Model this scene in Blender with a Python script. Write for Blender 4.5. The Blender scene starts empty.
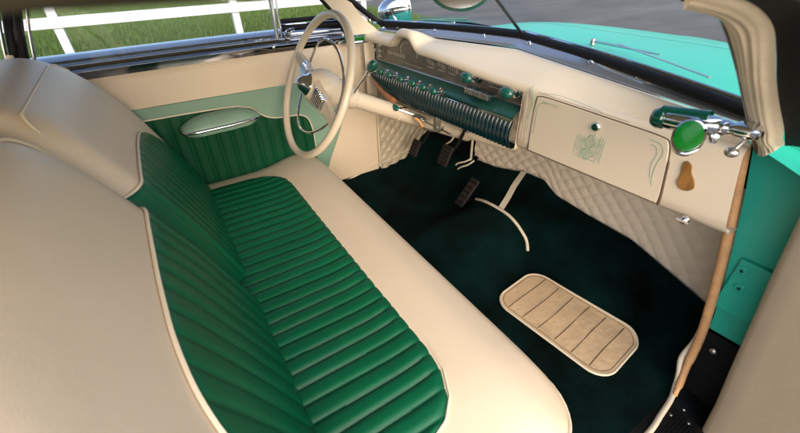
import bpy, math, random
import numpy as np
from mathutils import Vector, Matrix
random.seed(4); rng = np.random.default_rng(7)
R = math.radians
sc = bpy.context.scene
COL = sc.collection

# ---------------------------------------------------------------- camera
cam_d = bpy.data.cameras.new('camera'); cam = bpy.data.objects.new('camera', cam_d); COL.objects.link(cam)
sc.camera = cam
cam_d.sensor_width = 36; cam_d.lens = 381.84 / 800 * 36
cam_d.clip_start = 0.02; cam_d.clip_end = 500
yaw, pit, rol = R(58.6414), R(34.7495), R(1.6983)
fw = Vector((-math.sin(yaw)*math.cos(pit), math.cos(yaw)*math.cos(pit), -math.sin(pit)))
rt = Vector((math.cos(yaw), math.sin(yaw), 0)); dn = fw.cross(rt)
r2 = math.cos(rol)*rt + math.sin(rol)*dn; d2 = -math.sin(rol)*rt + math.cos(rol)*dn
m = Matrix((r2, -d2, -fw)).transposed().to_4x4(); m.translation = Vector((.81385, -.46479, 1.29888))
cam.matrix_world = m
cam_d.dof.use_dof = True; cam_d.dof.focus_distance = 1.25; cam_d.dof.aperture_fstop = 5.0

# ---------------------------------------------------------------- sky, sun, exposure
SUN_EL, SUN_AZ = R(25), R(102)          # azimuth clockwise from +Y (car forward)
w = bpy.data.worlds.new('World'); sc.world = w; w.use_nodes = True
nt = w.node_tree; bg = nt.nodes['Background']
sky = nt.nodes.new('ShaderNodeTexSky'); sky.sky_type = 'NISHITA'; sky.sun_disc = False
sky.sun_elevation = SUN_EL; sky.sun_rotation = SUN_AZ; sky.dust_density = 3.0; sky.air_density = .7; sky.ozone_density = .6
nt.links.new(sky.outputs[0], bg.inputs[0]); bg.inputs[1].default_value = 0.15
sd = bpy.data.lights.new('sun', 'SUN'); sun = bpy.data.objects.new('sun', sd); COL.objects.link(sun)
sd.energy = 1.5; sd.angle = R(130); sd.color = (1.0, .96, .90)
to_sun = Vector((math.sin(SUN_AZ)*math.cos(SUN_EL), math.cos(SUN_AZ)*math.cos(SUN_EL), math.sin(SUN_EL)))
sun.rotation_euler = to_sun.to_track_quat('Z', 'Y').to_euler(); sun.location = (4, -4, 6)
vs = sc.view_settings
vs.view_transform = 'Standard'; vs.look = 'None'; vs.gamma = 1; vs.exposure = 1.32; vs.use_curve_mapping = False

# ---------------------------------------------------------------- materials
def mat(name, col, rough=.5, metal=0, spec=.5, coat=0, coat_rough=.05, bump=None, var=0, vscale=4, sheen=0, rvar=0, stretch=None, trans=0, ior=1.45, vcol=None):
    M = bpy.data.materials.new(name); M.use_nodes = True; N = M.node_tree; b = N.nodes['Principled BSDF']
    b.inputs['Base Color'].default_value = (*col, 1); b.inputs['Roughness'].default_value = rough
    b.inputs['Metallic'].default_value = metal; b.inputs['Specular IOR Level'].default_value = spec
    b.inputs['Coat Weight'].default_value = coat; b.inputs['Coat Roughness'].default_value = coat_rough
    b.inputs['Sheen Weight'].default_value = sheen; b.inputs['Transmission Weight'].default_value = trans; b.inputs['IOR'].default_value = ior
    tc = N.nodes.new('ShaderNodeTexCoord'); src = tc.outputs['Object']
    if stretch:
        mp = N.nodes.new('ShaderNodeMapping'); mp.inputs['Scale'].default_value = stretch
        N.links.new(src, mp.inputs[0]); src = mp.outputs[0]
    if var:
        n = N.nodes.new('ShaderNodeTexNoise'); n.inputs['Scale'].default_value = vscale; n.inputs['Detail'].default_value = 6; n.inputs['Roughness'].default_value = .6
        N.links.new(src, n.inputs['Vector'])
        r = N.nodes.new('ShaderNodeValToRGB'); r.color_ramp.elements[0].position = .3; r.color_ramp.elements[1].position = .7
        lo = [c*(1-var) for c in col]; hi = [min(1, c*(1+var)) for c in col]
        if vcol: hi = vcol
        r.color_ramp.elements[0].color = (*lo, 1); r.color_ramp.elements[1].color = (*hi, 1)
        N.links.new(n.outputs[0], r.inputs[0]); N.links.new(r.outputs[0], b.inputs['Base Color'])
    if rvar:
        n = N.nodes.new('ShaderNodeTexNoise'); n.inputs['Scale'].default_value = vscale*2.3; n.inputs['Detail'].default_value = 5
        N.links.new(src, n.inputs['Vector']); mr = N.nodes.new('ShaderNodeMapRange')
        mr.inputs[3].default_value = rough-rvar; mr.inputs[4].default_value = rough+rvar
        N.links.new(n.outputs[0], mr.inputs[0]); N.links.new(mr.outputs[0], b.inputs['Roughness'])
    if bump:
        last = None
        for (s, st, kind) in bump:
            if kind == 'v':
                t = N.nodes.new('ShaderNodeTexVoronoi'); t.inputs['Scale'].default_value = s
            else:
                t = N.nodes.new('ShaderNodeTexNoise'); t.inputs['Scale'].default_value = s; t.inputs['Detail'].default_value = 5
            N.links.new(src, t.inputs['Vector'])
            bp = N.nodes.new('ShaderNodeBump'); bp.inputs['Strength'].default_value = st; bp.inputs['Distance'].default_value = .004
            N.links.new(t.outputs[0], bp.inputs['Height'])
            if last: N.links.new(last.outputs[0], bp.inputs['Normal'])
            last = bp
        N.links.new(last.outputs[0], b.inputs['Normal'])
    return M
LEA = [(5, .5, 'n'), (14, .12, 'n'), (700, .10, 'v')]
M = {}
M['cream'] = mat('cream_leather', (.66, .54, .395), .42, bump=LEA, var=.05, vscale=3, rvar=.06)
M['cream2'] = mat('cream_piping', (.72, .62, .47), .45)
M['creampaint'] = mat('cream_paint', (.64, .54, .41), .35, coat=.3, coat_rough=.15, var=.03, vscale=2)
M['green'] = mat('green_leather', (.0, .085, .033), .36, spec=.4, bump=[(18, .35, 'n'), (700, .12, 'v')], var=.12, vscale=6, rvar=.07)
M['greendoor'] = mat('green_door_vinyl', (.0, .055, .02), .6, spec=.25, bump=[(18, .3, 'n')], var=.1)
M['sage'] = mat('sage_vinyl', (.20, .325, .24), .4, bump=LEA, var=.05)
M['sagemetal'] = mat('sage_enamel', (.015, .075, .06), .3, coat=.5, var=.1, vscale=12)
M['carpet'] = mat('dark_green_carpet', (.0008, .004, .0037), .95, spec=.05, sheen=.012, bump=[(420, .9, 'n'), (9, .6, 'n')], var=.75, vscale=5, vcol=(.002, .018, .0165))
M['blackcarpet'] = mat('black_underlay', (.004, .005, .005), .95, spec=.1, bump=[(300, .6, 'n')])
M['teal'] = mat('teal_paint', (.03, .42, .30), .4, spec=.25, coat=.12, coat_rough=.1, var=.04, vscale=3)
M['chrome'] = mat('chrome', (.72, .74, .78), .09, metal=1, bump=[(20, .03, 'n')])
M['chromedull'] = mat('satin_chrome', (.55, .52, .50), .3, metal=1, bump=[(14, .05, 'n')])
M['garnish'] = mat('blue_grey_garnish', (.42, .45, .53), .24, metal=.75, coat=.2)
M['darkchrome'] = mat('smoked_chrome', (.30, .30, .31), .08, metal=1, bump=[(14, .04, 'n')])
M['black'] = mat('black_rubber', (.004, .004, .0045), .6, spec=.25, bump=[(60, .2, 'n')])
M['blackpaint'] = mat('black_paint', (.006, .007, .008), .35, coat=.3, var=.4, vscale=20, rvar=.1)
M['railtrim'] = mat('olive_brown_weatherstrip', (.03, .024, .010), .7, var=.3, vscale=30)
M['tan'] = mat('tan_cord', (.60, .32, .14), .6, bump=[(160, .5, 'n')], var=.15, vscale=25)
M['fabric'] = mat('gathered_cream_vinyl', (.68, .57, .42), .5, bump=[(90, .3, 'n')], var=.08, vscale=14)
M['doortrim'] = mat('tan_door_panel', (.46, .36, .245), .5, bump=LEA, var=.05)
M['dial'] = mat('taupe_dial_glass', (.12, .10, .082), .25, coat=.6, var=.2, vscale=30)
M['mark'] = mat('pale_dial_mark', (.55, .50, .42), .5)
M['ribs'] = mat('dark_teal_rib_enamel', (.002, .022, .027), .26, coat=.6)
M['knob'] = mat('green_knob_plastic', (.005, .075, .055), .2, coat=.6, var=.2, vscale=60)
M['oval'] = mat('bright_green_enamel', (.0, .12, .008), .3, coat=.25, var=.35, vscale=30)
M['dkgreen'] = mat('dark_green_enamel', (.0, .06, .035), .2, coat=.6)
M['pin'] = mat('green_pinstripe', (.20, .34, .24), .5)
M['pindk'] = mat('brown_pinstripe', (.22, .15, .09), .5)
M['brown'] = mat('brown_wood_grain', (.22, .10, .022), .5, var=.4, vscale=60, stretch=(1, 1, .3))
M['copper'] = mat('copper_wire_cover', (.55, .22, .11), .4, var=.2, vscale=40)
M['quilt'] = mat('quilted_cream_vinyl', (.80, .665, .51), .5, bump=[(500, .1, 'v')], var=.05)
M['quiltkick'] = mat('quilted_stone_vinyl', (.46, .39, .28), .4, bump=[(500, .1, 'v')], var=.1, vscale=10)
M['mat'] = mat('tan_heel_pad_vinyl', (.66, .47, .28), .5, bump=[(70, .5, 'n'), (12, .4, 'n')], var=.12, vscale=22)
M['stitch'] = mat('dark_stitch_groove', (.10, .06, .035), .8)
M['pedal'] = mat('worn_pedal_rubber', (.016, .011, .010), .6, bump=[(80, .4, 'n')], var=.4, vscale=50)
M['white'] = mat('white_fence_paint', (.50, .51, .57), .5, bump=[(30, .1, 'n')], var=.03)
M['headliner'] = mat('cream_headliner', (.5, .42, .3), .8)
M['redwall'] = mat('red_brick_wall', (.25, .06, .04), .8, bump=[(30, .4, 'n')], var=.3, vscale=8)
M['roofing'] = mat('grey_shingle', (.10, .10, .10), .9, var=.3, vscale=10, bump=[(40, .4, 'n')])
M['asphalt'] = mat('asphalt', (.08, .082, .088), .85, bump=[(60, .6, 'n'), (2, .4, 'n')], var=.4, vscale=.9, vcol=(.12, .12, .122), stretch=(1, .35, 1))
M['lawn'] = mat('lawn_soil', (.035, .06, .012), .95, bump=[(25, .8, 'n')], var=.4, vscale=5)
G = bpy.data.materials.new('glass'); G.use_nodes = True
N = G.node_tree; b = N.nodes['Principled BSDF']; N.nodes.remove(b)
tr = N.nodes.new('ShaderNodeBsdfTransparent'); gl = N.nodes.new('ShaderNodeBsdfGlossy'); gl.inputs['Roughness'].default_value = .02
tr.inputs[0].default_value = (.93, .96, .95, 1)
mx = N.nodes.new('ShaderNodeMixShader'); mx.inputs[0].default_value = .045
N.links.new(tr.outputs[0], mx.inputs[1]); N.links.new(gl.outputs[0], mx.inputs[2])
N.links.new(mx.outputs[0], N.nodes['Material Output'].inputs[0]); M['glass'] = G
# grass blades: colour varies from place to place
g = bpy.data.materials.new('grass_blades'); g.use_nodes = True; N = g.node_tree; b = N.nodes['Principled BSDF']; b.inputs['Roughness'].default_value = .6
tc = N.nodes.new('ShaderNodeTexCoord'); n1 = N.nodes.new('ShaderNodeTexNoise'); n1.inputs['Scale'].default_value = 9; n1.inputs['Detail'].default_value = 8; n1.inputs['Roughness'].default_value = .8
rp = N.nodes.new('ShaderNodeValToRGB'); rp.color_ramp.elements[0].position = .33; rp.color_ramp.elements[1].position = .68
rp.color_ramp.elements[0].color = (.028, .075, .008, 1); rp.color_ramp.elements[1].color = (.12, .19, .03, 1)
N.links.new(tc.outputs['Object'], n1.inputs['Vector']); N.links.new(n1.outputs[0], rp.inputs[0]); N.links.new(rp.outputs[0], b.inputs['Base Color']); M['grass'] = g

# ---------------------------------------------------------------- helpers
def V(*a): return np.array(a if len(a) > 1 else a[0], float)
def nrm(a): a = np.asarray(a, float); return a/np.linalg.norm(a)
def cr(pts, n=8, closed=False):
    """Catmull-Rom through the points."""
    P = [np.array(p, float) for p in pts]; out = []
    L = len(P); rngs = range(L if closed else L-1)
    for i in rngs:
        if closed: a, b_, c, d = P[(i-1) % L], P[i], P[(i+1) % L], P[(i+2) % L]
        else: a, b_, c, d = P[max(i-1, 0)], P[i], P[i+1], P[min(i+2, L-1)]
        for k in range(n):
            t = k/n
            out.append(.5*((2*b_)+(-a+c)*t+(2*a-5*b_+4*c-d)*t*t+(-a+3*b_-3*c+d)*t**3))
    if not closed: out.append(P[-1])
    return out
class MB:
    def __init__(s): s.v = []; s.f = []
    def add(s, v, f):
        o = len(s.v); s.v += [tuple(map(float, p)) for p in v]; s.f += [tuple(i+o for i in q) for q in f]; return s
    def box(s, c, sz, rot=None):
        c = V(c); h = V(sz)/2; rot = np.eye(3) if rot is None else np.array(rot)
        v = [c+rot@(h*V(a, b, d)) for a in (-1, 1) for b in (-1, 1) for d in (-1, 1)]
        return s.add(v, [(0, 1, 3, 2), (4, 6, 7, 5), (0, 4, 5, 1), (2, 3, 7, 6), (0, 2, 6, 4), (1, 5, 7, 3)])
    def tube(s, path, r, n=10, closed=False, up=None, rz=None):
        P = [V(p) for p in path]; L = len(P); rr = r if hasattr(r, '__len__') else [r]*L
        T = []
        for i in range(L):
            if closed: t = P[(i+1) % L]-P[i-1]
            else: t = P[min(i+1, L-1)]-P[max(i-1, 0)]
            T.append(nrm(t))
        u = V(up) if up is not None else (V(0, 0, 1) if abs(T[0][2]) < .9 else V(1, 0, 0))
        vs_ = []
        for i in range(L):
            a = np.cross(T[i], u); a = nrm(a) if np.linalg.norm(a) > 1e-6 else V(1, 0, 0); b_ = np.cross(a, T[i])
            if up is None: u = b_
            for k in range(n):
                th = 2*math.pi*k/n
                vs_.append(P[i]+rr[i]*(math.cos(th)*a+(rz if rz else 1)*math.sin(th)*b_))
        f = []
        for i in range(L if closed else L-1):
            j = (i+1) % L
            for k in range(n):
                f.append((i*n+k, i*n+(k+1) % n, j*n+(k+1) % n, j*n+k))
        if not closed:
            f.append(tuple(range(n))[::-1]); f.append(tuple((L-1)*n+k for k in range(n)))
        return s.add(vs_, f)
    def grid(s, P, cu=False, cv=False):
        P = np.asarray(P); nu, nv = P.shape[:2]; f = []
        for i in range(nu if cu else nu-1):
            for j in range(nv if cv else nv-1):
                a, b_ = (i+1) % nu, (j+1) % nv
                f.append((i*nv+j, a*nv+j, a*nv+b_, i*nv+b_))
        return s.add(P.reshape(-1, 3), f)
    def lathe(s, prof, o, ax, n=24, sx=1., ref=None):
        o = V(o); ax = nrm(ax); a = nrm(np.cross(ax, V(ref) if ref is not None else (V(0, 0, 1) if abs(ax[2]) < .9 else V(1, 0, 0)))); b_ = np.cross(ax, a)
        vs_ = [o+h*ax+r_*(math.cos(2*math.pi*k/n)*a*sx+math.sin(2*math.pi*k/n)*b_) for (r_, h) in prof for k in range(n)]
        f = [(i*n+k, i*n+(k+1) % n, (i+1)*n+(k+1) % n, (i+1)*n+k) for i in range(len(prof)-1) for k in range(n)]
        f.append(tuple(range(n))[::-1]); f.append(tuple((len(prof)-1)*n+k for k in range(n)))
        return s.add(vs_, f)
    def ell(s, c, rad, rot=None, n=20):
        rot = np.eye(3) if rot is None else np.array(rot); c = V(c); vs_ = []
        for i in range(1, n//2):
            ph = math.pi*i/(n//2)
            for k in range(n):
                th = 2*math.pi*k/n
                vs_.append(c+rot@(V(math.sin(ph)*math.cos(th), math.sin(ph)*math.sin(th), math.cos(ph))*V(rad)))
        rows = n//2-1
        f = [(i*n+k, i*n+(k+1) % n, (i+1)*n+(k+1) % n, (i+1)*n+k) for i in range(rows-1) for k in range(n)]
        vs_.append(c+rot@(V(0, 0, 1)*V(rad))); vs_.append(c+rot@(V(0, 0, -1)*V(rad)))
        for k in range(n):
            f.append((rows*n, (k+1) % n, k)); f.append((rows*n+1, (rows-1)*n+k, (rows-1)*n+(k+1) % n))
        return s.add(vs_, f)
    def prism(s, poly, ext):
        P = [V(p) for p in poly]; e = V(ext); n = len(P)
        return s.add(P+[p+e for p in P], [tuple(range(n)), tuple(range(2*n-1, n-1, -1))]+[(i, i+n, (i+1) % n+n, (i+1) % n) for i in range(n)])
    def build(s, name, mt, parent=None, smooth=True, bevel=0, ang=40, seg=2):
        me = bpy.data.meshes.new(name); me.from_pydata(s.v, [], s.f); me.update()
        import bmesh
        bm = bmesh.new(); bm.from_mesh(me); bmesh.ops.recalc_face_normals(bm, faces=bm.faces); bm.to_mesh(me); bm.free()
        o = bpy.data.objects.new(name, me); COL.objects.link(o)
        me.materials.append(M[mt] if isinstance(mt, str) else mt)
        if smooth:
            for p in me.polygons: p.use_smooth = True
            me.set_sharp_from_angle(angle=R(ang))
        if bevel:
            bv = o.modifiers.new('bevel', 'BEVEL'); bv.width = bevel; bv.segments = seg; bv.limit_method = 'ANGLE'; bv.angle_limit = R(35)
        if parent: o.parent = parent
        return o
def tag(o, label=None, cat=None, group=None, kind=None):
    if label: o['label'] = label
    if cat: o['category'] = cat
    if group: o['group'] = group
    if kind: o['kind'] = kind
    return o
def empty(name, loc=(0, 0, 0)):
    o = bpy.data.objects.new(name, None); COL.objects.link(o); o.location = loc; return o
def interp(x, xs, ys): return float(np.interp(x, xs, ys))
def sst(a, b, x): t = min(1, max(0, (x-a)/(b-a))); return t*t*(3-2*t)
def rect_map(u, v, a, b, r4):
    """unit square point -> rounded rectangle (half extents a, b; r4 corner radii --,+-,++,-+), returns x, y, m"""
    m_ = max(abs(u), abs(v))
    if m_ < 1e-6: return 0, 0, 0
    qx, qy = a*u/m_, b*v/m_
    r = r4[(0 if qy < 0 else 3) if qx < 0 else (1 if qy < 0 else 2)]
    cx, cy = a-r, b-r
    if abs(qx) > cx and abs(qy) > cy:
        dx, dy = abs(qx)-cx, abs(qy)-cy; l = math.hypot(dx, dy)
        qx = math.copysign(cx+r*dx/l, qx); qy = math.copysign(cy+r*dy/l, qy)
    return qx*m_, qy*m_, m_
def pillow(mb, fn, a, b, r4, rings, n=24, back=None):
    """square-ring surface. fn(x,y,m,d) -> 3D point.  rings: list of m values from 0..1, back: list of extra (fn) rows at m=1"""
    per = [(-1+2*k/n, -1) for k in range(n)]+[(1, -1+2*k/n) for k in range(n)]+[(1-2*k/n, 1) for k in range(n)]+[(-1, 1-2*k/n) for k in range(n)]
    P = []
    for m_ in rings:
        row = []
        for (u, v) in per:
            x, y, _ = rect_map(u, v, a, b, r4); x *= m_; y *= m_
            row.append(fn(x, y, m_, min(a, b)*(1-m_)))
        P.append(row)
    if back:
        for bf in back:
            P.append([bf(*rect_map(u, v, a, b, r4)[:2]) for (u, v) in per])
    P = np.array(P); mb.grid(P, cv=True)
    o = len(mb.v)-P.shape[0]*P.shape[1]; k = P.shape[1]
    mb.f.append(tuple(o+i for i in range(k)))
    if back: mb.f.append(tuple(o+(P.shape[0]-1)*k+i for i in range(k))[::-1])
    return [P[len(rings)-1][i] for i in range(k)]
RINGS = [.02, .15, .3, .45, .6, .7, .78, .84, .89, .93, .96, .98, .992, 1.0]
def roll(d, r):
    if d >= r: return 0
    return r*(1-math.sqrt(max(0, 1-(1-d/r)**2)))
def pleat(x, p, w_=.5):
    t = (x/p) % 1.0; return (1-abs(2*t-1)**3.2)

# ================================================================ the place
gm = MB(); gm.grid([[(x, y, 0) for y in (-250, 250)] for x in (-250, 250)])
tag(gm.build('ground', 'asphalt'), 'grey asphalt parking lot around the car', kind='structure')
lm = MB(); ys = np.linspace(-60, 5.2, 61)
lm.grid([[(x+(.12*math.sin(y*.7) if x > -7 else 0), y, .03+(.004 if i else 0)) for y in ys] for i, x in enumerate((-5.4, -5.7, -40))])
tag(lm.build('lawn', 'lawn'), 'mown green lawn beyond the white fence', kind='structure')
# grass: too many blades to count
nb = 130000
bx_ = -5.75-14*rng.random(nb)**1.4; by = -6+11.2*rng.random(nb)
hh = .05+.07*rng.random(nb); aa = rng.random(nb)*math.pi; ww = .006+.006*rng.random(nb)
lx, ly = (rng.random(nb)-.5)*.07, (rng.random(nb)-.5)*.07
vv = np.empty((nb, 3, 3))
vv[:, 0] = np.stack([bx_-ww*np.cos(aa), by-ww*np.sin(aa), np.full(nb, .03)], 1)
vv[:, 1] = np.stack([bx_+ww*np.cos(aa), by+ww*np.sin(aa), np.full(nb, .03)], 1)
vv[:, 2] = np.stack([bx_+lx, by+ly, .03+hh], 1)
me = bpy.data.meshes.new('grass'); me.vertices.add(nb*3); me.vertices.foreach_set('co', vv.ravel())
me.loops.add(nb*3); me.loops.foreach_set('vertex_index', np.arange(nb*3, dtype=np.int32))
me.polygons.add(nb); me.polygons.foreach_set('loop_start', np.arange(0, nb*3, 3, dtype=np.int32)); me.update(); me.validate()
go = bpy.data.objects.new('grass', me); COL.objects.link(go); me.materials.append(M['grass'])
tag(go, 'short sunlit blades of grass behind the car', 'grass', kind='stuff')
# fence
fence = empty('white_fence', (-7, 0, 0)); tag(fence, 'white board fence along the lawn seen through the driver side window', 'fence')
for k in range(-3, 3):
    y = -1.40+2.48*k
    p = MB(); p.box((0, y, .62), (.115, .115, 1.24)); p.prism([(-.07, y-.07, 1.24), (.07, y-.07, 1.24), (.07, y+.07, 1.24), (-.07, y+.07, 1.24)], (0, 0, .03))
    p.build('post', 'white', fence, smooth=False, bevel=.004)
for z in (.585, 1.06):
    r_ = MB(); r_.box((.075, -2.1, z), (.035, 13.8, .14)); r_.build('rail', 'white', fence, smooth=False, bevel=.004)
# brick building far beyond the lawn
bd = empty('brick_building', (-24, 14, 0)); tag(bd, 'low red brick building with white windows far beyond the lawn', 'building')
q = MB(); q.box((0, 0, 1.5), (5, 9, 3)); q.build('wall', 'redwall', bd, smooth=False)
q = MB(); q.prism([(-3, -4.9, 3), (3, -4.9, 3), (0, -4.9, 4.6)], (0, 9.8, 0)); q.build('roof', 'roofing', bd, smooth=False)
for y in (-3, 0, 3):
    q = MB(); q.box((2.53, y, 1.6), (.08, 1.2, 1.3)); wn = q.build('window', 'white', bd, smooth=False)
    q = MB(); q.box((2.575, y, 1.6), (.02, 1.0, 1.1)); q.build('pane', 'blackpaint', wn, smooth=False)

# ================================================================ the car
car = empty('classic_car', (0, 0, 0))
tag(car, 'teal classic car with cream and green pleated bench seat and open passenger door', 'car')

# ---- seat cushion
def cush_z(x, y):
    z = .612+.016*math.exp(-((y+.075)/.06)**2)-.012*sst(-.12, -.25, y)
    return z-.010*sst(.50, .66, abs(x))
cc = (-.005, -.255); CA, CB = .693, .268
def cf(x, y, m_, d):
    X, Y = cc[0]+x, cc[1]+y
    dd = min(CA-abs(x), CB-abs(y)); dd = min(dd, d*1.6) if m_ > .999 else max(0, min(dd, 1)) if m_ < .6 else (1-m_)*CB
    return (X, Y, cush_z(X, Y)-roll(dd, .035))
mb = MB()
RC = [.02, .2, .4, .55, .65, .72, .78, .83, .87, .9, .92, .94, .955, .968, .98, .99, .996, 1.0]
edge = pillow(mb, cf, CA, CB, (.04, .10, .10, .06), RC, n=60,
       back=[lambda x, y: (cc[0]+x, cc[1]+y-(.004 if y > .2 else 0), .555), lambda x, y: (cc[0]+x*.995, cc[1]+y-(.02 if y > .2 else 0), .47), lambda x, y: (cc[0]+x*.98, cc[1]+y-(.05 if y > .2 else 0), .40)])
cush = mb.build('seat_cushion', 'cream', car, ang=60)
pe = [p+V(0, 0, -.001) for p in edge]
pm = MB(); pm.tube([V(cc[0]+(p[0]-cc[0])*1.003, cc[1]+(p[1]-cc[1])*1.008, p[2]) for p in pe], .0038, 8, closed=True, up=(0, 0, 1)); pm.build('piping', 'cream2', cush)
PITCH = .0385
def ins_front(x):
    x = x+.012
    return interp(abs(x), [0, .42, .48, .53, .56, .58, .59], [-.158, -.158, -.165, -.188, -.22, -.28, -.44])
xs = np.arange(-.602, .5781, PITCH/14)
P = []
for x in xs:
    yf_ = ins_front(x); row = []
    for j in range(41):
        v = j/40; y = yf_+(-.50-yf_)*v
        e = min(1, abs(yf_-y)/.028, (.578-abs(x+.012))/.012+.05 if abs(x+.012) > .566 else 1)
        e = max(0, min(1, e))
        wob = .0012*math.sin(9*y+x*40)
        row.append((x+wob, y, cush_z(x, y)+.001+.0068*pleat(x, PITCH)*e*e*(3-2*e)-(.003 if e < .02 else 0)))
    P.append(row)
pi = MB(); pi.grid(P); pi.build('pleated_insert', 'green', cush, ang=80)
pts = [(x, ins_front(x)+.002, cush_z(x, ins_front(x))+.003) for x in np.linspace(.40, .577, 40)]
pm = MB(); pm.tube([V(p) for p in pts], list(np.interp(np.arange(40), [0, 18, 40], [.0004, .0024, .0026])), 6, up=(0, 0, 1)); pm.build('piping', 'cream2', cush)

# ---- seat backs
def back_y(z, x=0):
    z_ = min(z, 1.13)
    return -.43-.45*(z_-.6)+.018*math.sin(math.pi*max(0, min(1, (z_-.58)/.52)))
ZB, ZT = .44, 1.115
def seat_back(xa, xb, r4, sign):
    a, b_ = (xb-xa)/2, (ZT-ZB)/2; xc, zc = (xa+xb)/2, (ZT+ZB)/2
    lo = sign
    def f(x, z, m_, d):
        X, Z = xc+x, zc+z
        return (X, back_y(Z)-roll((1-m_)*a, .078), Z)
    def off(k, dy, dz):
        return lambda x, z: (xc+x*k, back_y(zc+z)-.078-dy, zc+z*k+dz*(1 if z > 0 else 0))
    mb = MB(); ed = pillow(mb, f, a, b_, r4, RC, n=44, back=[off(1.004, .02, -.003), off(1.0, .045, -.012), off(.988, .075, -.028), off(.95, .10, -.06), off(.85, .125, -.10), off(.6, .135, -.14)])
    o = mb.build('seat_back', 'cream', car, ang=60)
    loop = []
    NN = 44; IN = .020 if sign > 0 else .024
    for (u, v) in [(-1+2*k/NN, -1) for k in range(NN)]+[(1, -1+2*k/NN) for k in range(NN)]+[(1-2*k/NN, 1) for k in range(NN)]+[(-1, 1-2*k/NN) for k in range(NN)]:
        x, z, _ = rect_map(u, v, a-IN, b_-IN, [max(.01, q-.02) for q in r4])
        loop.append(V(xc+x, back_y(zc+z)-roll(IN*.95, .078)+.001, zc+z))
    st = min(range(len(loop)), key=lambda i: abs(loop[i][2]-.905)+5*abs(loop[i][0]))
    run = [loop[(st+sign*-1*i) % len(loop)] for i in range(len(loop))]
    run = run if run[6][2] > run[0][2] else [loop[(st+sign*i) % len(loop)] for i in range(len(loop))]
    cut = next((i for i, p in enumerate(run) if sign < 0 and p[0] < -.60), None) or next((i for i, p in enumerate(run) if i > 20 and p[2] < ZB+.05), len(run)-4)
    if sign < 0: run = [p for p in run[:cut] if p[2] > 1.055]; cut = len(run)
    pm = MB(); pm.tube(run[:cut], .0028, 8); pm.build('piping', 'cream2', o)
    # green insert
    def gtop(x): return sum(gtop_(x+o_) for o_ in (-.035, -.022, -.01, 0, .01, .022, .035))/7-.002
    def gtop_(x): return interp(abs(x), [0, .1, .28, .40, .49, .55, .60, .632], [.918, .922, .918, .910, .888, .846, .77, .66])
    inner = .0 if sign < 0 else .007
    xs = np.arange(inner, .632, PITCH/14); P = []
    for x in xs:
        X = sign*x; zt = gtop(x)
        if x < .07: zt -= .03*(1-(x-inner)/(.07-inner))**2 if sign > 0 else 0
        row = []
        for j in range(46):
            z = zt+(.57-zt)*j/45
            e = max(0, min(1, (zt-z)/.010, (x-inner)/.006))
            mm = max(abs(X-xc)/a, abs(z-zc)/b_)
            row.append((X, back_y(z)-roll((1-mm)*a, .078)+.001+.0058*pleat(x, PITCH*1.25)*e**.5, z))
        P.append(row)
    gi = MB(); gi.grid(P); gi.build('pleated_insert', 'green', o, ang=80)
    path = []
    for x in np.linspace(inner+.004, .632 if sign > 0 else .445, 60):
        zt = gtop(x)-(.03*(1-(x-inner)/(.07-inner))**2 if (sign > 0 and x < .07) else 0)
        mm = max(abs(sign*x-xc)/a, abs(zt-zc)/b_)
        path.append(V(sign*x, back_y(zt)-roll((1-mm)*a, .078)+.003, zt+.002))
    pm = MB(); pm.tube(path, .0032, 6, up=(0, 1, 0)); pm.build('piping', 'cream2', o)
    return o
sb1 = seat_back(-.675, .002, (.03, .03, .06, .21), -1); sb1['label'] = 'driver side seat back beyond the split'
sb2 = seat_back(.006, .690, (.03, .03, .17, .09), 1); sb2['label'] = 'near passenger side seat back'

# ---- driver door (closed)
XD = -.705
dm = MB()
P = []
for y in np.linspace(-1.0, .345, 60):
    row = []
    for z, dx in ((.40, 0), (.5, .002), (.7, .004), (.88, .006), (.97, .004), (1.0, -.001), (1.012, -.010)):
        row.append((XD+dx, y, z))
    P.append(row)
dm.grid(P); dm.grid([[(XD-.11, y, z) for z in (.35, 1.03)] for y in (-1.0, .345)])
drv = dm.build('door', 'cream', car); drv['label'] = 'closed driver door with sage band and green pleats'
ds = MB(); ds.box((XD-.13, -.33, .66), (.03, 1.36, .72)); ds.build('outer_panel', 'teal', drv, smooth=False, bevel=.01)
# sage band panel
poly = cr([(-.99, .40), (-.99, .885), (-.55, .892), (-.2, .888), (.12, .884), (.19, .872), (.215, .84), (.205, .79), (.16, .66), (.09, .52), (.05, .40)], 5)
def flat_panel(poly, x, th, name, mt, par, bevel=.004):
    mb = MB(); mb.prism([(x, p[0], p[1]) for p in poly], (th, 0, 0)); return mb.build(name, mt, par, bevel=bevel, seg=3)
flat_panel(poly, XD+.002, .012, 'trim_band', 'sage', drv)
# green pleated insert of the door
def dtopz(y): return interp(y, [-1.0, -.5, -.30, -.24, -.19, -.165, -.14, -.10, -.03, .0, .022, .03], [.856, .853, .848, .843, .826, .80, .782, .770, .765, .757, .735, .70])
P = []
for y in np.arange(-.98, .0301, .0475/12):
    zt = dtopz(y); row = []
    for j in range(14):
        z = .40+(zt-.40)*j/13; e = min(1, (zt-z)/.012)
        row.append((XD+.0155+.009*pleat(y, .0475)*max(0, e)**.5, y, z))
    P.append(row)
di = MB(); di.grid(P); di.build('pleated_insert', 'greendoor', drv, ang=80)
pm = MB(); pm.tube(cr([(XD+.018, y, dtopz(y)+.001) for y in list(np.linspace(-.98, -.25, 8))+[-.22, -.19, -.165, -.14, -.10, -.03, 0, .022]]+[(XD+.018, .032, .68), (XD+.018, .03, .55)], 4), .0028, 8, up=(1, 0, 0)); pm.build('piping', 'cream2', drv)
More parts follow.
